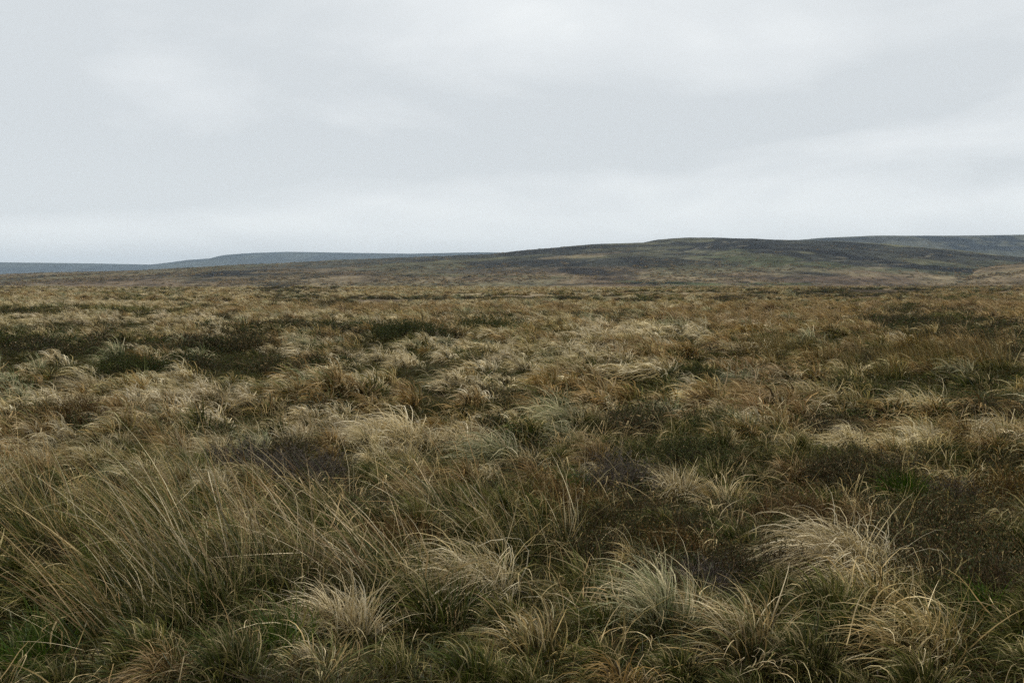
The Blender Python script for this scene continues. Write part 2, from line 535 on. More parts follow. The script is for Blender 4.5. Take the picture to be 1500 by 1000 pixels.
hill('far_hill', 'flat topped blue hill on the far left horizon',
     [(-500, 380), (-200, 383), (0, 384.5), (130, 386), (235, 388), (262, 385), (290, 381), (325, 378.5), (345, 373.5), (380, 371),
      (430, 369.5), (520, 371), (600, 372.2), (700, 370.2), (780, 371), (900, 374), (1200, 380)],
     7600, 6000, 9800, -500, 1200, col_far, 500, 60, amp=.03, seed=200, gully=900)
hill('right_hill', 'dark heather hill rising behind on the right skyline',
     [(900, 380), (1050, 364), (1140, 354.5), (1200, 349), (1270, 346), (1400, 346), (1500, 345), (1700, 343), (2000, 348)],
     3900, 2900, 5200, 850, 2100, col_right, 500, 150, amp=.09, seed=220, gully=420)
hill('main_hill', 'long dark moorland hill across the middle of the skyline',
     [(-500, 424), (-200, 418), (0, 410), (60, 407), (130, 403.5), (200, 399), (350, 396), (430, 389), (520, 384.5), (600, 381), (720, 375.5), (790, 368),
      (850, 362), (930, 358.5), (950, 354), (985, 351.3), (1010, 351.3), (1060, 353.5), (1150, 356.5), (1200, 361), (1260, 369), (1320, 381), (1370, 393),
      (1420, 404), (1500, 413), (1700, 424), (2000, 430)],
     2300, 900, 3300, -500, 1900, col_main, 620, 220, amp=.08, seed=240, gully=260)
hill('near_spur', 'low brown grass spur coming in from the right edge',
     [(1150, 421), (1330, 413), (1370, 406), (1410, 400), (1450, 394), (1500, 386.5), (1600, 379), (1800, 378), (2000, 380)],
     1150, 620, 1700, 1100, 2000, col_spur, 260, 120, amp=.06, seed=260, gully=120)


# ------------------------------------------------------------------ blades
def mixc(a, b, t):
    return np.asarray(a)[None, None, :] * (1 - t[..., None]) + np.asarray(b)[None, None, :] * t[..., None]


def ribbons(r, n, R, L, splay, wind, droop, width, seg, cols, wind_az=math.pi, kink=0.06, squash=1.0, lock=9, slant=0.0, curl=0.35, base_h=0.0, wig=0.0):
    """n tapering blades rooted in a disc: returns verts, quad indices, colours"""
    ph = r.uniform(0, 2 * np.pi, n); rr = np.sqrt(r.uniform(0, 1, n))
    P = np.stack([R * rr * np.cos(ph), R * rr * np.sin(ph) * squash, base_h * (1 - rr ** 2)], -1)
    ln = np.clip(r.normal(L, L * .24, n), L * .3, L * 1.6)
    # blades hang together in locks
    nl = max(3, int(n / lock)); lk = r.integers(0, nl, n)
    lph = r.uniform(0, 2 * np.pi, nl); lr = np.sqrt(r.uniform(0, 1, nl))
    rr = np.clip(lr[lk] + r.normal(0, .10, n), 0, 1.1); ph = lph[lk] + r.normal(0, .22, n)
    P = np.stack([R * rr * np.cos(ph), R * rr * np.sin(ph) * squash, base_h * (1 - np.minimum(rr, 1) ** 2)], -1)
    ln = ln * r.uniform(.75, 1.25, nl)[lk]
    az = ph + r.normal(0, .55, nl)[lk] + r.normal(0, .22, n)
    tilt = np.abs(splay * rr * r.uniform(.45, 1.1, nl)[lk] + r.normal(0, .10, n))
    d = np.stack([np.sin(tilt) * np.cos(az), np.sin(tilt) * np.sin(az), np.cos(tilt)], -1)
    d = d + np.array((math.cos(wind_az), math.sin(wind_az), 0)) * (slant * r.uniform(.5, 1.4, n))[:, None]
    d /= np.linalg.norm(d, axis=1)[:, None]
    waz = wind_az + r.normal(0, .30, nl)[lk] + r.normal(0, .14, n)
    wv = np.stack([np.cos(waz), np.sin(waz), np.zeros(n)], -1) * (wind * r.uniform(.45, 1.45, nl)[lk] * r.uniform(.8, 1.2, n))[:, None]
    gv = np.stack([np.zeros(n), np.zeros(n), -droop * r.uniform(.5, 1.5, nl)[lk] * r.uniform(.8, 1.2, n)], -1)
    cv = r.normal(0, curl, (n, 3)); cv[:, 2] *= .4
    st = ln / seg
    kk = np.where(r.uniform(0, 1, n) < kink, r.integers(2, seg, n) if seg > 2 else 1, -1)
    kv = r.normal(0, .9, (n, 3)); kv[:, 2] = -np.abs(kv[:, 2])
    pts = [P.copy()]; dirs = [d.copy()]
    for s in range(1, seg + 1):
        f = (s / seg) ** 1.1 * (2.0 / seg) * 1.5
        d = d + (wv + gv) * f + cv * (1.0 / seg)
        if wig:
            d = d + r.normal(0, wig, (n, 3))
        hit = kk == s
        d[hit] += kv[hit]
        d /= np.linalg.norm(d, axis=1)[:, None]
        P = P + d * st[:, None]
        low = P[:, 2] < .015 + .03 * rr
        P[low, 2] = (.015 + .03 * rr)[low]
        pts.append(P.copy()); dirs.append(d.copy())
    pts = np.stack(pts, 1); dirs = np.stack(dirs, 1)
    q = r.normal(0, .5, (n, 1, 3)); q[:, :, 2] += 1
    side = np.cross(dirs, q); side /= np.linalg.norm(side, axis=2)[..., None] + 1e-9
    t = np.linspace(0, 1, seg + 1)
    tap = np.clip(1 - t ** 2.2, .10, 1)
    w = (width * 1.25 * r.uniform(.55, 1.55, n))[:, None] * tap[None, :]
    A = pts + side * w[..., None] * .5; B = pts - side * w[..., None] * .5
    co = np.stack([A, B], 2).reshape(-1, 3)          # n,(seg+1),2,3
    base = (np.arange(n) * (seg + 1) * 2)[:, None] + (np.arange(seg) * 2)[None, :]
    f = np.stack([base, base + 1, base + 3, base + 2], -1).reshape(-1)
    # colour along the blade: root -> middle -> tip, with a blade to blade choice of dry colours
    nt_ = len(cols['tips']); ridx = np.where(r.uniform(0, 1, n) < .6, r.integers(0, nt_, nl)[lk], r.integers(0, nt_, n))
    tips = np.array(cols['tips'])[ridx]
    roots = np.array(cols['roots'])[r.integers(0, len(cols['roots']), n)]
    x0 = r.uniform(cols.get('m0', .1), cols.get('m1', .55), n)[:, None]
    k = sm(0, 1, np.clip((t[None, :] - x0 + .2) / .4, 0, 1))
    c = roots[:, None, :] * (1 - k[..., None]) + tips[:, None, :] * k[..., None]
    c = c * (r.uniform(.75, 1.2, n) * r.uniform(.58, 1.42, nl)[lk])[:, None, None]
    c = np.repeat(c[:, :, None, :], 2, 2).reshape(-1, 3)
    return co, f, c


def join(parts):
    co = []; fi = []; cc = []; o = 0
    for a, b, c in parts:
        co.append(a); fi.append(b + o); cc.append(c); o += len(a)
    return np.vstack(co), np.concatenate(fi), np.vstack(cc)


STRAW = [(.54, .44, .28), (.46, .36, .21), (.62, .53, .37), (.32, .24, .13), (.47, .41, .26), (.22, .18, .09), (.15, .15, .07)]
PALE = [(.66, .57, .40), (.58, .49, .33), (.72, .64, .48), (.42, .34, .21), (.28, .23, .13)]
TAN = [(.36, .26, .15), (.44, .33, .20), (.25, .17, .09), (.52, .42, .28), (.17, .12, .06), (.14, .13, .06)]
RUST = [(.33, .245, .15), (.25, .175, .10), (.45, .36, .23), (.19, .135, .075), (.54, .44, .29), (.15, .14, .065)]
GREEN = [(.085, .095, .034), (.06, .072, .024), (.14, .135, .055), (.18, .155, .07), (.36, .30, .17), (.48, .40, .25)]
BRIGHT = [(.080, .110, .034), (.11, .14, .048), (.06, .085, .026), (.20, .19, .085), (.40, .34, .20)]
GREY = [(.27, .27, .17), (.38, .36, .24), (.16, .17, .09), (.50, .44, .30), (.60, .53, .37)]
ROOTG = [(.030, .040, .012), (.042, .048, .016), (.055, .050, .022)]  # both root lists: wet thatch, darkened further for shade in the gaps
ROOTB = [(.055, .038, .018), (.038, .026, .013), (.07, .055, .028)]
FAM = {
    'straw': dict(tips=STRAW, roots=ROOTG + ROOTB), 'pale': dict(tips=PALE, roots=ROOTG + [(.18, .15, .09)], m1=.4),
    'tan': dict(tips=TAN, roots=ROOTB), 'rust': dict(tips=RUST + TAN[:1], roots=ROOTB),
    'green': dict(tips=GREEN, roots=ROOTG, m0=.2, m1=.8), 'bright': dict(tips=BRIGHT, roots=[(.05, .085, .022), (.07, .10, .03)], m0=.3, m1=.9),
    'grey': dict(tips=GREY, roots=ROOTG + [(.13, .15, .09)]),
}


def tussock_geo(r, fam, n, seg, R=.20, L=.50, splay=1.0, wind=.75, droop=.75, width=.0034, curl=.35, dome=.09, kink=.06):
    cols = FAM[fam]
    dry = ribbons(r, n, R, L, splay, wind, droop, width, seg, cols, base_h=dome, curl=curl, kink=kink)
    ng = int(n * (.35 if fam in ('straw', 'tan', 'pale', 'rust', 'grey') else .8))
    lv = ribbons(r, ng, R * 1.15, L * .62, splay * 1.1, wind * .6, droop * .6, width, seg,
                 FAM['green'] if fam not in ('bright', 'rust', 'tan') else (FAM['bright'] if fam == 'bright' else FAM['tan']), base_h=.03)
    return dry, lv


def rush_geo(r, n, seg, R=.17, L=.85, lean=.5, brown=.5, width=.0036, az=math.pi):
    tips = [(.56, .44, .29), (.32, .22, .13), (.70, .60, .43), (.17, .115, .065), (.44, .33, .21)]
    grn = [(.085, .09, .035), (.16, .15, .065), (.26, .21, .11)]
    cols = dict(tips=tips + (grn if brown < .6 else []), roots=[(.028, .045, .014), (.040, .055, .018), (.06, .065, .025)], m0=.12, m1=.55)
    a = ribbons(r, int(n * (.25 if width < .006 else .32)), R, L, .42, lean * .40, .12, width, seg, cols, kink=.10, curl=.12, wind_az=az, lock=2, slant=lean * .75)
    b = ribbons(r, int(n * .07), R * 1.2, L * .7, .8, lean * .8, .7, width * .8, seg, FAM['straw'], kink=.15, curl=.4, wind_az=az)
    c = ribbons(r, int(n * .40), R * 1.0, L * .45, .7, lean * .5, .3, width, seg, FAM['green'], wind_az=az, lock=1.5)
    return a, b, c


def heather_geo(r, n, R=.38, H=.30, tone='dark', lsize=1.0, k=9):
    tw = {'dark': [(.060, .040, .026), (.085, .055, .034), (.045, .032, .022)], 'russet': [(.12, .07, .038), (.09, .052, .03), (.07, .045, .03)],
          'grey': [(.13, .11, .095), (.09, .075, .065), (.17, .145, .125)], 'leafy': [(.06, .05, .03), (.05, .045, .028)]}[tone]
    lf = {'dark': [(.045, .050, .022), (.060, .050, .026), (.035, .038, .018), (.08, .055, .03)], 'russet': [(.11, .072, .035), (.085, .056, .028), (.07, .055, .025)],
          'grey': [(.11, .09, .075), (.08, .068, .055), (.065, .062, .04)], 'leafy': [(.040, .052, .018), (.060, .068, .024), (.030, .038, .014), (.075, .065, .028)]}[tone]
    twc = dict(tips=tw, roots=[tuple(.7 * c for c in tw[0])])
    seg = 4
    # stems fan out of a woody centre; the crown is a low dome
    st = ribbons(r, n, R, H, 1.0, .10, .02, .0035, seg, twc, curl=.7, wig=.12, base_h=H * .45, kink=0, lock=5)
    co = st[0].reshape(n, seg + 1, 2, 3).mean(2)
    # sprigs: little leaf blades all along the outer part of each stem
    m = n * k
    si = r.integers(0, n, m); t = r.uniform(.35, 1.0, m) * seg
    i0 = np.minimum(t.astype(int), seg - 1); fr = (t - i0)[:, None]
    p = co[si, i0] * (1 - fr) + co[si, i0 + 1] * fr
    L = (r.uniform(.012, .034, m) if tone != 'leafy' else r.uniform(.010, .024, m)) * lsize
    wd = L * (.28 if tone != 'leafy' else .5)
    d = r.normal(0, 1, (m, 3)); d[:, 2] = np.abs(d[:, 2]) + .5; d /= np.linalg.norm(d, axis=1)[:, None]
    s = np.cross(d, r.normal(0, 1, (m, 3))); s /= np.linalg.norm(s, axis=1)[:, None]
    v = np.stack([p, p + d * (L * .5)[:, None] + s * (wd * .5)[:, None], p + d * L[:, None], p + d * (L * .5)[:, None] - s * (wd * .5)[:, None]], 1).reshape(-1, 3)
    f = np.arange(m * 4)
    cc = np.array(lf)[r.integers(0, len(lf), m)] * r.uniform(.7, 1.35, m)[:, None]
    # dried flower heads near the tips
    fl = (t > seg * .93) & (r.uniform(0, 1, m) < (.30 if tone in ('dark', 'russet') else .06))
    cc[fl] = np.array((.24, .18, .11)) * r.uniform(.7, 1.3, fl.sum())[:, None] * 1.0
    cc = np.repeat(cc, 4, 0)
    return st, (v, f, cc)


def make_mesh(name, geo, mat):
    me = mesh_from(name, geo[0], geo[1], 4, geo[2], smooth=True)
    me.materials.append(mat)
    return me


# ------------------------------------------------------------------ label writer
LANDMARKS = []     # (x, y, phrase)
USED = set()


def describe(head, x, y, tail=''):
    """a phrase that places a plant by the nearest landmark plants"""
    ds = sorted(((math.hypot(x - a, y - b), a, b, p) for a, b, p in LANDMARKS))
    for k in range(0, 6):
        d, a, b, p = ds[k]
        dx, dy = x - a, y - b
        side = ''
        if abs(dx) > .45 * abs(dy):
            side = 'right' if dx > 0 else 'left'
        dep = ''
        if abs(dy) > .45 * abs(dx):
            dep = 'behind' if dy > 0 else 'in front'
        pos = {('', 'behind'): 'behind', ('', 'in front'): 'in front of', ('right', ''): 'right of', ('left', ''): 'left of',
               ('right', 'behind'): 'behind and right of', ('left', 'behind'): 'behind and left of',
               ('right', 'in front'): 'in front and right of', ('left', 'in front'): 'in front and left of'}[(side, dep)]
        near = 'just' if d < .8 else ('a step' if d < 1.5 else ('two steps' if d < 2.4 else ('some metres' if d < 5 else 'far')))
        s = f'{head} {near} {pos} {p}'
        if s not in USED and len(s.split()) <= 16:
            USED.add(s)
            return s
    return None


def tag(o, label, cat, group=None):
    o['label'] = label; o['category'] = cat
    if group:
        o['group'] = group


# ------------------------------------------------------------------ landmark plants of the foreground
def place_root(name, px, py, rz=0.0, sc=1.0, dz=0.0):
    x, y = at(px, py)
    o = bpy.data.objects.new(name, None)
    o.empty_display_size = .1
    link(o)
    o.location = (x, y, float(ground_z(np.array(x), np.array(y))) - .02 + dz)
    o.rotation_euler = (0, 0, rz); o.scale = (sc,) * 3
    return o, x, y


# px, py of the root; blades; height factor ; label ; phrase used by the plants around it
RUSHES = [
    (318, 905, 620, .92, .62, 'tall brown rush clump leaning left in the left foreground', 'the tallest rush clump'),
    (190, 935, 380, .80, .75, 'sprawling rush clump near the bottom left corner', 'the bottom left rush clump'),
    (412, 868, 520, .78, .80, 'brown rush clump bent left beside the tallest rush clump', 'the bent brown rushes'),
    (575, 868, 620, .62, .85, 'grey green rush clump swept left at the lower centre', 'the grey green rush clump'),
    (100, 812, 420, .80, .62, 'thin straw rush clump by the left picture edge', 'the left edge rushes'),
    (250, 790, 420, .78, .70, 'loose tan rush clump behind the tallest rush clump', 'the loose tan rushes'),
    (660, 778, 420, .66, .85, 'arching rush clump with long pale stems left of centre', 'the arching rush clump'),
    (740, 800, 420, .62, .60, 'dark green rush clump with brown tops at the centre', 'the dark green rushes'),
    (820, 800, 220, .52, .40, 'sparse upright rush clump right of the dark green one', 'the sparse upright rushes'),
    (20, 770, 260, .75, .55, 'rush clump cut by the left edge of the picture', 'the rushes cut by the edge'),
    (470, 770, 360, .66, .85, 'low swept rush clump behind the grey heather', 'the low swept rushes'),
    (240, 870, 420, .80, .72, 'dense rush clump between the two tallest in the left corner', 'the dense rushes in the corner'),
    (1290, 560, 420, .62, .35, 'orange topped rush clump in the right middle ground', 'the orange topped rushes'),
    (1390, 558, 420, .66, .30, 'second orange topped rush clump nearer the right edge', 'the rushes near the right edge'),
    (1455, 560, 380, .60, .35, 'green rush clump at the far right of the middle ground', 'the far right rushes'),
    (1345, 548, 360, .58, .35, 'rush clump between the two orange topped clumps', 'the middle orange rushes'),
    (1135, 540, 260, .42, .35, 'short dark rush clump standing alone right of centre', 'the lone short rushes'),
    (1225, 545, 260, .46, .40, 'short tawny rush clump leftmost of the orange topped row', 'the leftmost orange rushes'),
]
for (px, py, n, L, lean, label, phr) in RUSHES:
    r = np.random.default_rng(int(px * 7 + py))
    far = py < 600
    o, x, y = place_root('rush_clump', px, py)
    a, b, c = rush_geo(r, n, 7 if not far else 5, R=(.15 + n / 4500. + (.18 if far else 0)) * 1.15, L=L * 1.2, lean=lean, brown=.8 if far else .5, width=.0044 if not far else .007)
    if far:
        a = (a[0], a[1], a[2] * np.array((.50, .48, .40)))
    obj('stems', make_mesh('rush_stems', a, MAT_RUSH), None, o)
    obj('dead_leaves', make_mesh('rush_dead_leaves', b, MAT_BLADE), None, o)
    obj('green_shoots', make_mesh('rush_green_shoots', c, MAT_BLADE), None, o)
    tag(o, label, 'rush clump', 'rush clumps leaning in the wind')
    LANDMARKS.append((x, y, phr))

HERO = [  # px,py,fam,n,R,L,splay,wind,droop,rz,label,phrase
    (500, 925, 'pale', 1000, .15, .38, 1.15, .55, .75, 0, 'pale straw tussock fanned like a fountain at the bottom centre left', 'the pale fountain tussock'),
    (700, 868, 'pale', 1000, .18, .55, .8, 1.15, 1.1, .2, 'tussock with long blonde blades drooping left below the centre', 'the drooping blonde tussock'),
    (968, 925, 'grey', 650, .12, .42, .8, .85, .45, 0, 'grey green tussock fanned stiffly left at the bottom right of centre', 'the stiff grey fan tussock'),
    (1225, 845, 'pale', 2600, .27, .50, 1.05, 1.2, 1.25, .1, 'large matted pale tussock in the right foreground', 'the large matted tussock'),
    (575, 668, 'pale', 1500, .30, .55, .9, 1.1, 1.0, 0, 'rounded pale tussock combed left above the long rushes', 'the rounded combed tussock'),
    (735, 680, 'grey', 700, .20, .60, .6, 1.3, .9, 0, 'greenish tussock arching over to the left at the centre', 'the arching greenish tussock'),
    (815, 640, 'grey', 700, .20, .55, .7, 1.1, 1.0, 0, 'dark tussock with blades bowed left, right of the arching one', 'the bowed dark tussock'),
    (990, 722, 'pale', 800, .16, .36, 1.3, .3, .7, 0, 'spiky pale tussock spreading evenly right of centre', 'the spiky pale tussock'),
    (1060, 735, 'straw', 700, .15, .36, 1.25, .3, .7, 0, 'spiky straw tussock with a green heart beside the pale one', 'the green hearted tussock'),
    (1345, 965, 'straw', 700, .15, .42, .8, 1.0, .7, .1, 'straw tussock swept left at the bottom right', 'the bottom right swept tussock'),
    (1290, 905, 'straw', 420, .18, .40, 1.0, .7, .7, .2, 'thin tangled tussock above the bottom right swept one', 'the thin tangled tussock'),
    (1090, 610, 'rust', 900, .26, .46, .9, 1.1, .9, 0, 'orange tinted tussock right of centre in the middle ground', 'the orange tussock'),
    (1180, 605, 'straw', 1200, .32, .55, .8, 1.2, 1.1, 0, 'wide dark hollowed tussock right of the orange one', 'the wide hollowed tussock'),
    (1340, 610, 'pale', 1400, .34, .55, .9, 1.1, 1.0, 0, 'broad pale tussock below the orange topped rushes', 'the broad pale tussock'),
    (1470, 640, 'pale', 1000, .28, .50, .9, 1.0, 1.0, 0, 'pale tussock at the right edge of the middle ground', 'the right edge pale tussock'),
    (300, 610, 'pale', 1200, .30, .50, .9, 1.0, .9, 0, 'blonde tussock with a swept crest in the left middle ground', 'the swept blonde tussock'),
    (640, 905, 'green', 600, .22, .36, 1.0, .4, .5, 0, 'soft green tussock below the drooping blonde one', 'the soft green tussock'),
    (410, 950, 'bright', 900, .24, .30, 1.1, .4, .5, 0, 'fresh green tussock beside the pale fountain one', 'the fresh green tussock'),
    (40, 950, 'bright', 700, .24, .30, 1.1, .4, .5, 0, 'fresh green tussock in the bottom left corner', 'the corner green tussock'),
    (1440, 900, 'bright', 500, .20, .26, 1.1, .3, .5, 0, 'small fresh green tussock by the lower right edge', 'the lower right green tussock'),
    (130, 575, 'pale', 1000, .28, .50, .9, 1.0, .9, 0, 'pale tussock at the left with long swept blades', 'the left pale tussock'),
    (860, 870, 'green', 700, .2, .34, 1.1, .5, .6, 0, 'olive tussock between the dark rushes and the grey fan tussock', 'the olive tussock'),
    (1090, 960, 'straw', 500, .2, .40, 1.0, .6, .8, 0, 'untidy straw tussock at the bottom edge right of centre', 'the untidy straw tussock'),
    (780, 950, 'straw', 500, .2, .32, 1.1, .6, .7, 0, 'low straw tussock at the bottom edge near the centre', 'the low bottom tussock'),
]
hero_xy = []
for (px, py, fam, n, R, L, sp_, wi, dr, rz, label, phr) in HERO:
    r = np.random.default_rng(int(px * 3 + py * 5)); n = int(n * .62)
    o, x, y = place_root('grass_tussock', px, py, rz)
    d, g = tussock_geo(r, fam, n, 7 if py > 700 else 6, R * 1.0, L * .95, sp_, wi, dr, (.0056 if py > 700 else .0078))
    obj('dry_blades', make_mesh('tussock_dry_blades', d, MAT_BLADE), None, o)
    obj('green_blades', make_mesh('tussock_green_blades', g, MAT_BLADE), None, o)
    tag(o, label, 'grass tussock', 'grass tussocks on the moor')
    LANDMARKS.append((x, y, phr)); hero_xy.append((x, y, R))

HEATH = [  # px,py,R,H,tone,label,phrase
    (1285, 712, .50, .30, 'dark', 'near black heather mound in the right foreground hollow', 'the near black heather'),
    (1395, 790, .55, .34, 'dark', 'wide brown heather bush with pale seed heads on the right', 'the wide seeding heather'),
    (1440, 880, .45, .30, 'dark', 'dark heather bush by the lower right edge', 'the lower right heather'),
    (1320, 830, .38, .26, 'dark', 'brown heather sprawled beside the large matted tussock', 'the sprawled heather'),
    (1480, 745, .40, .28, 'russet', 'russet heather bush at the right edge', 'the right edge heather'),
    (430, 712, .50, .26, 'grey', 'grey leafless heather bush among the rushes on the left', 'the grey heather'),
    (350, 700, .30, .24, 'grey', 'smaller grey heather left of the larger grey one', 'the smaller grey heather'),
    (112, 642, .60, .24, 'russet', 'russet heather mat on the left in the middle ground', 'the russet heather mat'),
    (925, 650, .45, .28, 'dark', 'dark heather bush right of centre above the green shrub', 'the central dark heather'),
    (905, 712, .36, .30, 'grey', 'purple grey heather twigs left of the green shrub', 'the purple grey heather'),
    (1000, 690, .45, .26, 'leafy', 'green leafy bilberry shrub right of centre', 'the bilberry shrub'),
    (1040, 660, .40, .22, 'leafy', 'smaller dark green bilberry shrub behind the first', 'the smaller bilberry'),
    (190, 562, .60, .28, 'leafy', 'dark green bush in the left middle ground', 'the dark green bush'),
    (357, 572, .40, .24, 'leafy', 'small round dark green bush amid pale grass on the left', 'the small round bush'),
    (712, 502, 1.0, .60, 'leafy', 'domed green bush in the middle distance at the centre', 'the domed green bush'),
    (600, 508, 1.1, .42, 'leafy', 'wide low green bush left of the domed one', 'the wide low bush'),
    (492, 450, 2.0, .85, 'dark', 'dark bush standing alone on the distant grass left of centre', 'the distant dark bush'),
    (1012, 573, .60, .26, 'leafy', 'dark green bush in the right of centre middle ground', 'the central green bush'),
    (25, 585, .50, .26, 'leafy', 'dark green bush at the left edge', 'the left edge bush'),
    (1180, 775, .40, .24, 'russet', 'rusty heather bush behind the large matted tussock', 'the rusty heather'),
    (1275, 492, .9, .34, 'dark', 'dark heather clump on the right far grass', 'the right far heather'),
    (330, 655, .5, .24, 'leafy', 'low dark green shrub behind the left rushes', 'the low left shrub'),
    (1225, 640, .45, .26, 'dark', 'dark heather under the wide hollowed tussock', 'the hollow heather'),
    (1460, 620, .5, .28, 'dark', 'dark heather behind the right edge pale tussock', 'the dark right heather'),
    (830, 760, .35, .24, 'russet', 'small russet heather by the sparse upright rushes', 'the small russet heather'),
]
for (px, py, R, H, tone, label, phr) in HEATH:
    r = np.random.default_rng(int(px * 11 + py))
    kindname = {'leafy': 'low_shrub'}.get(tone, 'heather_bush')
    o, x, y = place_root(kindname, px, py)
    n = int(360 * (R / .4) ** 1.2); far = py < 520
    st, lf = heather_geo(r, min(n, 1000), R * 1.15, H * 1.1, tone, lsize=2.2 if far else 1.0, k=22)
    obj('stems', make_mesh('bush_stems', st, MAT_HEATH), None, o)
    obj('leaves', make_mesh('bush_leaves', lf, MAT_HEATH), None, o)
    tag(o, label, 'shrub' if tone == 'leafy' else 'heather', 'low shrubs' if tone == 'leafy' else 'heather bushes')
    LANDMARKS.append((x, y, phr)); hero_xy.append((x, y, R * .9))


# ------------------------------------------------------------------ variants shared by the many other plants
def variants(fam, count, n, seg, R, L, splay, wind, droop, width, seed):
    out = []
    for i in range(count):
        r = np.random.default_rng(seed + i)
        k = r.uniform(.8, 1.25)
        d, g = tussock_geo(r, fam, n, seg, R * r.uniform(.85, 1.2), L * k, splay * r.uniform(.75, 1.15), wind * r.uniform(.6, 1.35), droop * r.uniform(.7, 1.3), width, curl=.18, dome=.15, kink=.03)
        out.append((d, g))
    return out


NEARV = {}
for q, (fam, cnt) in enumerate((('straw', 7), ('pale', 6), ('tan', 6), ('rust', 4), ('green', 6), ('bright', 3), ('grey', 4))):
    lo = fam in ('green', 'bright')
    vs = variants(fam, cnt, 400, 6, .18, .24 if lo else .37, 1.05, .6 if lo else .9, .6 if lo else 1.05, .0064, 1000 + q * 50)
    NEARV[fam] = [(make_mesh(f'{fam}_dry_blades', d, MAT_BLADE), make_mesh(f'{fam}_green_blades', g, MAT_BLADE)) for d, g in vs]
HV = {}
for q, (tone, cnt) in enumerate((('dark', 4), ('russet', 2), ('grey', 2), ('leafy', 3))):
    HV[tone] = []
    for i in range(cnt):
        r = np.random.default_rng(3000 + q * 20 + i)
        st, lf = heather_geo(r, 260, .34, .24, tone, k=14)
        HV[tone].append((make_mesh('heather_stems', st, MAT_HEATH), make_mesh('heather_leaves', lf, MAT_HEATH)))

WORD = {'straw': ['straw coloured', 'yellowed', 'dry golden'], 'pale': ['pale blonde', 'bleached', 'whitish'], 'tan': ['brown', 'tawny', 'dull brown'],
        'rust': ['rust coloured', 'orange brown'], 'green': ['olive green', 'dull green'], 'bright': ['fresh green', 'grass green'], 'grey': ['grey green', 'greyish']}


def poisson(n_try, ymin, ymax, dist_fn, half_tan, seed, existing=()):
    """dart throwing in the wedge in front of the camera (x/y < half_tan), denser near"""
    r = np.random.default_rng(seed)
    cells = {}
    pts = []
    cs = 1.0

    def ok(x, y, d):
        cx, cy = int(math.floor(x / cs)), int(math.floor(y / cs)); k = int(math.ceil(d / cs))
        for i in range(cx - k, cx + k + 1):
            for j in range(cy - k, cy + k + 1):
                for (a, b) in cells.get((i, j), ()):
                    if (a - x) ** 2 + (b - y) ** 2 < d * d:
                        return False
        return True
    for (a, b, c) in existing:
        cells.setdefault((int(math.floor(a)), int(math.floor(b))), []).append((a, b))
    ys = np.sqrt(r.uniform(ymin ** 2, ymax ** 2, n_try)); us = r.uniform(-half_tan, half_tan, n_try)
    for y, u in zip(ys, us):
        x = u * y
        if vnoise(x / .95, y / .95, 1) < .34:
            continue
        d = dist_fn(y)
        if ok(x, y, d):
            cells.setdefault((int(math.floor(x)), int(math.floor(y))), []).append((x, y)); pts.append((x, y))
    return np.array(pts)


near_pts = poisson(14000, 5.0, 14.0, lambda y: .26 + .010 * y, .56, 5, hero_xy)
w = kind_weights(near_pts[:, 0], near_pts[:, 1])
Wm = np.stack([w[k] for k in KINDS], 1); Wm = Wm / Wm.sum(1, keepdims=True)
cum = Wm.cumsum(1); u = rng.uniform(0, 1, len(near_pts))
kinds = (u[:, None] > cum).sum(1).clip(0, len(KINDS) - 1)
# keep the 300 that show largest
ppx, ppy = to_px(near_pts[:, 0], near_pts[:, 1], 0.1)
inview = (ppx > -40) & (ppx < 1540) & (ppy < 1030)
order = np.lexsort((np.hypot(near_pts[:, 0], near_pts[:, 1]), ~inview))
chosen = [i for i in order if inview[i]][:300]
rest_near = [i for i in range(len(near_pts)) if i not in set(chosen)]
print('near plants', len(near_pts), 'individual', len(chosen))
rl = random.Random(3)
SHAPE = ['tussock', 'tuft', 'tussock swept left', 'flattened tussock', 'bushy tussock', 'ragged tussock']


def make_individual(i):
    x, y = near_pts[i]
    k = KINDS[kinds[i]]
    if k == 'rush':
        k = 'tan'
    if k == 'straw' and rl.random() < .25:
        k = 'grey'
    z = float(ground_z(np.array(x), np.array(y))) - .02
    sc = rl.uniform(.52, .95)
    if k == 'heather':
        tone = rl.choices(['dark', 'russet', 'grey', 'leafy'], [5, 1.2, .8, 2])[0]
        st, lf = rl.choice(HV[tone])
        nm = 'low_shrub' if tone == 'leafy' else 'heather_bush'
        o = bpy.data.objects.new(nm, None); link(o)
        obj('stems', st, None, o); obj('leaves', lf, None, o)
        o.rotation_euler = (0, 0, rl.uniform(0, 6.28))
        adj = rl.choice({'dark': ['dark brown', 'blackish'], 'russet': ['russet', 'reddish'], 'grey': ['grey', 'purple grey'], 'leafy': ['dark green', 'leafy green']}[tone])
        head = f'{adj} {"shrub" if tone == "leafy" else "heather"}'
        cat, grp = ('shrub', 'low shrubs') if tone == 'leafy' else ('heather', 'heather bushes')
    else:
        d, g = rl.choice(NEARV[k])
        o = bpy.data.objects.new('grass_tussock', None); link(o)
        obj('dry_blades', d, None, o); obj('green_blades', g, None, o)
        o.rotation_euler = (0, 0, rl.gauss(0.0, .30))
        head = f'{rl.choice(WORD[k])} {"large " if sc > .86 else ("small " if sc < .61 else "")}{rl.choice(SHAPE)}'
        cat, grp = 'grass tussock', 'grass tussocks on the moor'
    o.empty_display_size = .1
    o.location = (x, y, z); o.scale = (sc, sc, sc * rl.uniform(.85, 1.15))
    lab = describe(head, x, y) or describe(head + ' in the grass', x, y)
    tag(o, lab or head + ' in the crowded middle ground', cat, grp)


for i in chosen:
    make_individual(i)


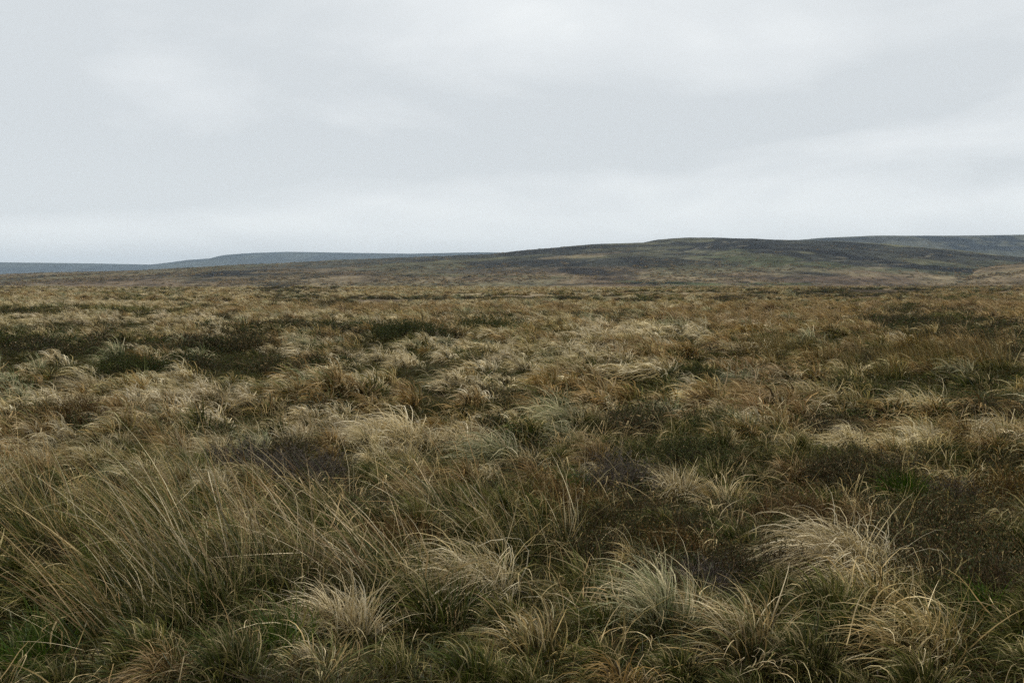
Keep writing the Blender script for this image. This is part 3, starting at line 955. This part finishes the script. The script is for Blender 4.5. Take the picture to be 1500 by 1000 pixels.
# ------------------------------------------------------------------ the rest of the moor: plants past counting
def lib(name, meshes):
    c = bpy.data.collections.new(name)
    for k, parts in enumerate(meshes):
        me = make_mesh(name, join(parts), MAT_HEATH if 'heather' in name or 'shrub' in name else MAT_BLADE)
        o = bpy.data.objects.new(name, me)
        c.objects.link(o)
    return c


def scatter(name, label, pts, rot, scl, coll, nvar, seed):
    me = bpy.data.meshes.new(name)
    me.vertices.add(len(pts)); me.vertices.foreach_set('co', pts.astype(np.float32).ravel())
    a = me.attributes.new('rot', 'FLOAT_VECTOR', 'POINT'); a.data.foreach_set('vector', rot.astype(np.float32).ravel())
    a = me.attributes.new('scl', 'FLOAT_VECTOR', 'POINT'); a.data.foreach_set('vector', scl.astype(np.float32).ravel())
    a = me.attributes.new('pick', 'INT', 'POINT')
    a.data.foreach_set('value', np.random.default_rng(seed).integers(0, nvar, len(pts)).astype(np.int32))
    o = obj(name, me)
    ng = bpy.data.node_groups.new(name, 'GeometryNodeTree')
    ng.interface.new_socket('Geometry', in_out='INPUT', socket_type='NodeSocketGeometry')
    ng.interface.new_socket('Geometry', in_out='OUTPUT', socket_type='NodeSocketGeometry')
    gi = ng.nodes.new('NodeGroupInput'); go = ng.nodes.new('NodeGroupOutput')
    ci = ng.nodes.new('GeometryNodeCollectionInfo'); ci.inputs['Collection'].default_value = coll
    ci.inputs['Separate Children'].default_value = True; ci.inputs['Reset Children'].default_value = True
    ip = ng.nodes.new('GeometryNodeInstanceOnPoints'); ip.inputs['Pick Instance'].default_value = True

    def na(n, dt):
        q = ng.nodes.new('GeometryNodeInputNamedAttribute'); q.data_type = dt; q.inputs['Name'].default_value = n
        return q.outputs['Attribute']
    ng.links.new(gi.outputs[0], ip.inputs['Points']); ng.links.new(ci.outputs[0], ip.inputs['Instance'])
    e2r = ng.nodes.new('FunctionNodeEulerToRotation')
    ng.links.new(na('rot', 'FLOAT_VECTOR'), e2r.inputs[0]); ng.links.new(e2r.outputs[0], ip.inputs['Rotation'])
    ng.links.new(na('scl', 'FLOAT_VECTOR'), ip.inputs['Scale']); ng.links.new(na('pick', 'INT'), ip.inputs['Instance Index'])
    ng.links.new(ip.outputs[0], go.inputs[0])
    md = o.modifiers.new('scatter', 'NODES'); md.node_group = ng
    o['kind'] = 'stuff'; o['label'] = label
    return o


LIBS = {}
for q, fam in enumerate(('straw', 'pale', 'tan', 'rust', 'green', 'bright', 'grey')):
    lo = fam in ('green', 'bright')
    LIBS[fam] = lib(f'{fam}_tussocks', variants(fam, 5, 210, 5, .25, .22 if lo else .36, 1.05, .6 if lo else .9, .6 if lo else 1.05, .0135, 5000 + q * 40))
hs = []
for i in range(4):
    hs.append(heather_geo(np.random.default_rng(6000 + i), 130, .42, .24, 'dark', k=10))
hs.append(heather_geo(np.random.default_rng(6010), 130, .42, .24, 'leafy', k=10))
hs.append(heather_geo(np.random.default_rng(6011), 130, .42, .24, 'leafy', k=10))
for _ in (0,):
    fat = []
    for st, lf in hs:       # broader sprigs: these plants are seen from far off
        v = lf[0].reshape(-1, 4, 3); c0 = v.mean(1, keepdims=True)
        fat.append((st, (((v - c0) * 2.1 + c0).reshape(-1, 3), lf[1], lf[2])))
LIBS['heather'] = lib('heather_plants', fat)
rv = [rush_geo(np.random.default_rng(6100 + i), 170, 4, R=.28, L=.55, lean=.35, brown=.8, width=.009) for i in range(4)]
rv = [((a[0], a[1], a[2] * np.array((.50, .49, .40))), b, c) for a, b, c in rv]
LIBS['rush'] = lib('rush_plants', rv)


def dens_points():
    r = np.random.default_rng(21)
    out = []
    # bands: (rmin, rmax, points per m2, size)
    for (a, b, den, s0, s1) in ((12.5, 18, 3.8, .65, 1.15), (18, 34, 3.2, .75, 1.35), (34, 70, 1.9, .9, 1.7), (70, 140, 1.0, 1.1, 2.1), (140, 320, .30, 1.5, 3.0), (320, 800, .045, 2.2, 4.5)):
        hw = math.radians(36)
        n = int((b * b - a * a) * hw * den)
        rr = np.sqrt(r.uniform(a * a, b * b, n)); th = r.uniform(-hw, hw, n)
        x = rr * np.sin(th); y = rr * np.cos(th)
        out.append(np.stack([x, y, r.uniform(s0, s1, n)], 1))
    p = np.vstack(out)
    # keep clear of the individually built plants
    own = np.vstack([near_pts[chosen], np.array([(a, b) for a, b, _ in LANDMARKS])])
    nearm = np.hypot(p[:, 0], p[:, 1]) < 14
    q = p[nearm][:, None, :2] - own[None]
    far_enough = (np.sqrt((q ** 2).sum(2)).min(1) > .26)
    keep = np.ones(len(p), bool); keep[np.where(nearm)[0][~far_enough]] = False
    p = p[keep]
    rr = np.hypot(p[:, 0], p[:, 1])
    g = np.where(rr < 45, vnoise(p[:, 0] / .95, p[:, 1] / .95, 1) * .6 + vnoise(p[:, 0] / 2.7, p[:, 1] / 2.7, 2) * .4,
                 np.where(rr < 120, vnoise(p[:, 0] / 2.7, p[:, 1] / 2.7, 2), vnoise(p[:, 0] / 9, p[:, 1] / 9, 12)))
    p = p[g > np.where(rr < 45, .435, .42)]
    ex = np.concatenate([near_pts[rest_near], np.full((len(rest_near), 1), .82)], 1)
    return np.vstack([p, ex])


DP = dens_points()
w = kind_weights(DP[:, 0], DP[:, 1])
Wm = np.stack([w[k] for k in KINDS], 1); cum = Wm.cumsum(1); u = rng.uniform(0, 1, len(DP))
kd = (u[:, None] > cum).sum(1).clip(0, len(KINDS) - 1)
names = np.array(KINDS, dtype=object)[kd]
gsel = (names == 'straw') & (rng.uniform(0, 1, len(DP)) < .2)
names[gsel] = 'grey'
STUFF = {'straw': ('straw_grass', 'straw coloured moor grass covering the middle and far ground'), 'pale': ('pale_grass', 'bleached pale grass in bands across the moor'),
         'tan': ('brown_grass', 'dull brown moor grass spread over the plain'), 'rust': ('rust_grass', 'rust brown grass mostly on the right of the plain'),
         'green': ('green_grass', 'olive green grass between the dry tussocks'), 'bright': ('fresh_grass', 'small fresh green grass tufts'),
         'grey': ('grey_green_grass', 'grey green moor grass mixed among the straw'), 'heather': ('heather_cover', 'dark heather patches in the middle and far ground'),
         'rush': ('rush_cover', 'orange brown rushes in a belt on the right middle ground')}
print('scattered', len(DP))
for k, (nm, lab) in STUFF.items():
    m = names == k
    if not m.any():
        continue
    p = DP[m]; n = len(p)
    rs = np.random.default_rng(hash(k) % 1000 if False else len(k) * 31)
    z = ground_z(p[:, 0], p[:, 1]) - .03
    rot = np.stack([rs.normal(0, .06, n), rs.normal(0, .06, n), rs.normal(0, .27, n) if k != 'heather' else rs.uniform(0, 6.28, n)], 1)
    sxy = p[:, 2]; szz = np.minimum(sxy, 1.0 + (sxy - 1) * .45) * rs.uniform(.75, 1.25, n)
    scl = np.stack([sxy, sxy, szz], 1)
    scatter(nm, lab, np.stack([p[:, 0], p[:, 1], z], 1), rot, scl, LIBS[k], len(LIBS[k].objects), len(k))


# ------------------------------------------------------------------ understorey turf and loose dead stems close to the camera
def turf_patch(r, cols, n, L, R=.20, width=.0032, splay=1.5, droop=.5, curl=.9):
    return ribbons(r, n, R, L, splay, .35, droop, width, 4, cols, curl=curl, kink=.12)


mixcols = dict(tips=[(.06, .068, .024), (.045, .052, .017), (.085, .085, .034), (.09, .065, .03), (.05, .034, .018), (.13, .11, .055)], roots=ROOTG + ROOTB, m0=.1, m1=.8)  # turf tips darkened to put shade into the gaps between tussocks
tv = []
for i in range(5):
    r = np.random.default_rng(7000 + i)
    tv.append([turf_patch(r, mixcols, 150, .17), turf_patch(r, mixcols, 70, .12)])
TL = lib('turf_tufts', tv)
mossc = dict(tips=[(.05, .075, .02), (.07, .09, .025), (.10, .09, .035), (.09, .055, .025)], roots=[(.03, .04, .012)], m0=.2, m1=.8)
dv = []
stc = dict(tips=STRAW + PALE + TAN[:2], roots=STRAW[:2] + TAN[:2])
for i in range(5):
    r = np.random.default_rng(7100 + i)
    dv.append([ribbons(r, 12, .30, .36, 1.6, .35, .9, .0050, 7, stc, curl=1.0, kink=.5, wig=.12, base_h=.10),
               ribbons(r, 5, .30, .50, .7, .35, .5, .0032, 7, stc, curl=.6, kink=.5, wig=.08)])
DL = lib('dead_stem_sets', dv)


# heather and moss filling the dark patches
rq = np.random.default_rng(91); hp = []
for (a_, b_, den, s0, s1) in ((5, 14, 9, .45, .85), (14, 30, 6, .6, 1.15), (30, 75, 2.6, .9, 1.7)):
    nn = int((b_ * b_ - a_ * a_) * math.radians(36) * den)
    r_ = np.sqrt(rq.uniform(a_ ** 2, b_ ** 2, nn)); t_ = rq.uniform(-math.radians(36), math.radians(36), nn)
    x_ = r_ * np.sin(t_); y_ = r_ * np.cos(t_)
    ww = kind_weights(x_, y_)
    pr = sm(.30, .60, ww['heather'] + .75 * ww['green'] * sm(8, 16, r_)) * .8
    k_ = rq.uniform(0, 1, nn) < pr
    hp.append(np.stack([x_, y_, ground_z(x_, y_) - .05, rq.uniform(s0, s1, nn)], 1)[k_])
hp = np.vstack(hp)
print('heather fill', len(hp))
hsc = np.stack([hp[:, 3], hp[:, 3], hp[:, 3] * rq.uniform(.5, 1.0, len(hp))], 1)
scatter('heather_carpet', 'dark brown green heather and moss filling the hollows', hp[:, :3], np.stack([rq.normal(0, .12, len(hp)), rq.normal(0, .12, len(hp)), rq.uniform(0, 6.28, len(hp))], 1),
        hsc, LIBS['heather'], len(LIBS['heather'].objects), 8)


def near_scatter(seed, den, rmin, rmax):
    r = np.random.default_rng(seed); hw = math.radians(38)
    n = int((rmax ** 2 - rmin ** 2) * hw * den)
    rr = np.sqrt(r.uniform(rmin ** 2, rmax ** 2, n)); th = r.uniform(-hw, hw, n)
    x = rr * np.sin(th); y = rr * np.cos(th)
    return np.stack([x, y, ground_z(x, y) - .01], 1), r


p, r = near_scatter(31, 24, 3.2, 16)
scatter('turf', 'short tangled olive and brown turf between the tussocks', p, np.stack([r.normal(0, .1, len(p)), r.normal(0, .1, len(p)), r.normal(0, 1.2, len(p))], 1),
        np.repeat(r.uniform(.7, 1.35, (len(p), 1)), 3, 1), TL, 5, 3)
p, r = near_scatter(33, 5.5, 16, 62)
scatter('low_turf', 'dull olive and brown turf in the hollows farther out', p, np.stack([r.normal(0, .1, len(p)), r.normal(0, .1, len(p)), r.normal(0, 1.2, len(p))], 1),
        np.repeat(r.uniform(1.4, 2.3, (len(p), 1)), 3, 1) * np.array([[1, 1, .8]]), TL, 5, 3)
p, r = near_scatter(32, 3.8, 5.0, 16)
p[:, 2] += .03
scatter('dead_stems', 'loose bleached dead stems lying over the foreground plants', p, np.stack([r.normal(0, .15, len(p)), r.normal(0, .15, len(p)), r.normal(0, .9, len(p))], 1),
        np.repeat(r.uniform(.7, 1.3, (len(p), 1)), 3, 1), DL, 5, 4)

# ------------------------------------------------------------------ scrub on the hill slopes
for hn, n1, lo, nm, lab in (('main_hill', 9000, 360, 'hill_grass', 'coarse grass clumps on the lower slopes of the central hill'),
                            ('near_spur', 3500, 385, 'spur_grass', 'coarse grass clumps on the brown spur at the right')):
    X, Y, Z, PX, PY = HILLS[hn]
    r = np.random.default_rng(len(nm))
    ok = np.where((PX > -60) & (PX < 1560) & (PY > lo) & (PY < 419) & (Y < 2300))[0]
    wt = (sm(375, 410, PY[ok]) + .08) * (.15 + sm(.5, .62, fbm(X[ok] / 60, Y[ok] / 120, 333, 4)))
    for q, (lk, cnt, s0, s1) in enumerate((('tan', n1, 3, 8), ('heather', n1 // 4, 3, 11))):
        idx = r.choice(ok, cnt, p=wt / wt.sum())
        p = np.stack([X[idx] + r.uniform(-4, 4, cnt), Y[idx] + r.uniform(-3, 3, cnt), Z[idx] - .4], 1)
        sc = r.uniform(s0, s1, cnt) * r.uniform(.6, 1, cnt)
        scatter(nm if q == 0 else nm.replace('grass', 'scrub'), lab if q == 0 else lab.replace('coarse grass clumps', 'dark scrub and heather'), p,
                np.stack([np.zeros(cnt), np.zeros(cnt), r.uniform(0, 6.28, cnt)], 1), np.stack([sc, sc, sc * .6], 1), LIBS[lk], len(LIBS[lk].objects), 9 + q)

# ------------------------------------------------------------------ small outcrop on the crest of the main hill
def outcrop():
    D = 2290.0
    x = (1003 - 750) / F * D; z = (HORIZ - 351.0) / F * D + CAM_H
    r = np.random.default_rng(77)
    nu, nvv = 20, 8
    co = []
    for i in range(nvv + 1):
        for j in range(nu):
            a = j / nu * 2 * math.pi; h = i / nvv
            rad = (1 - h ** 3 * .75) * r.uniform(.86, 1.12)
            co.append((math.cos(a) * 17 * rad, math.sin(a) * 6 * rad, -4 + 6.6 * h * (1 + .12 * math.cos(a))))
    f = []
    for i in range(nvv):
        for j in range(nu):
            f += [i * nu + j, i * nu + (j + 1) % nu, (i + 1) * nu + (j + 1) % nu, (i + 1) * nu + j]
    me = bpy.data.meshes.new('rock_outcrop')
    faces = [tuple(f[k:k + 4]) for k in range(0, len(f), 4)] + [tuple(nvv * nu + j for j in range(nu))]
    me.from_pydata(co, [], faces)
    a = me.color_attributes.new('tone', 'FLOAT_COLOR', 'POINT')
    a.data.foreach_set('color', np.tile(np.array((.05, .05, .048, 1), np.float32), len(co)))
    m = earth_material('gritstone', [(.3, (1, 1), .3), (1.2, (1, 1), .3)], 1.0, bump_dist=.3)
    o = obj('rock_outcrop', me, m)
    o.location = (x, D, z)
    tag(o, 'low dark rock outcrop on the crest of the central hill', 'rock')


outcrop()

# ------------------------------------------------------------------ the air
def haze():
    z0, z1 = -8.0, 330.0; R = 12000.0
    co = [(sx * R, sy * R, z) for z in (z0, z1) for sx, sy in ((-1, -1), (1, -1), (1, 1), (-1, 1))]
    me = bpy.data.meshes.new('haze')
    me.from_pydata(co, [], [(3, 2, 1, 0), (4, 5, 6, 7), (0, 1, 5, 4), (1, 2, 6, 5), (2, 3, 7, 6), (3, 0, 4, 7)])
    m, t, out = mat_base('moor_air')
    v = N(t, 'ShaderNodeVolumePrincipled')
    v.inputs['Color'].default_value = (.66, .83, 1.0, 1)
    v.inputs['Density'].default_value = 0.000068
    t.links.new(v.outputs[0], out.inputs['Volume'])
    o = obj('haze', me, m); o['kind'] = 'stuff'; o['label'] = 'thin damp air that fades the far hills'
    return o


haze()
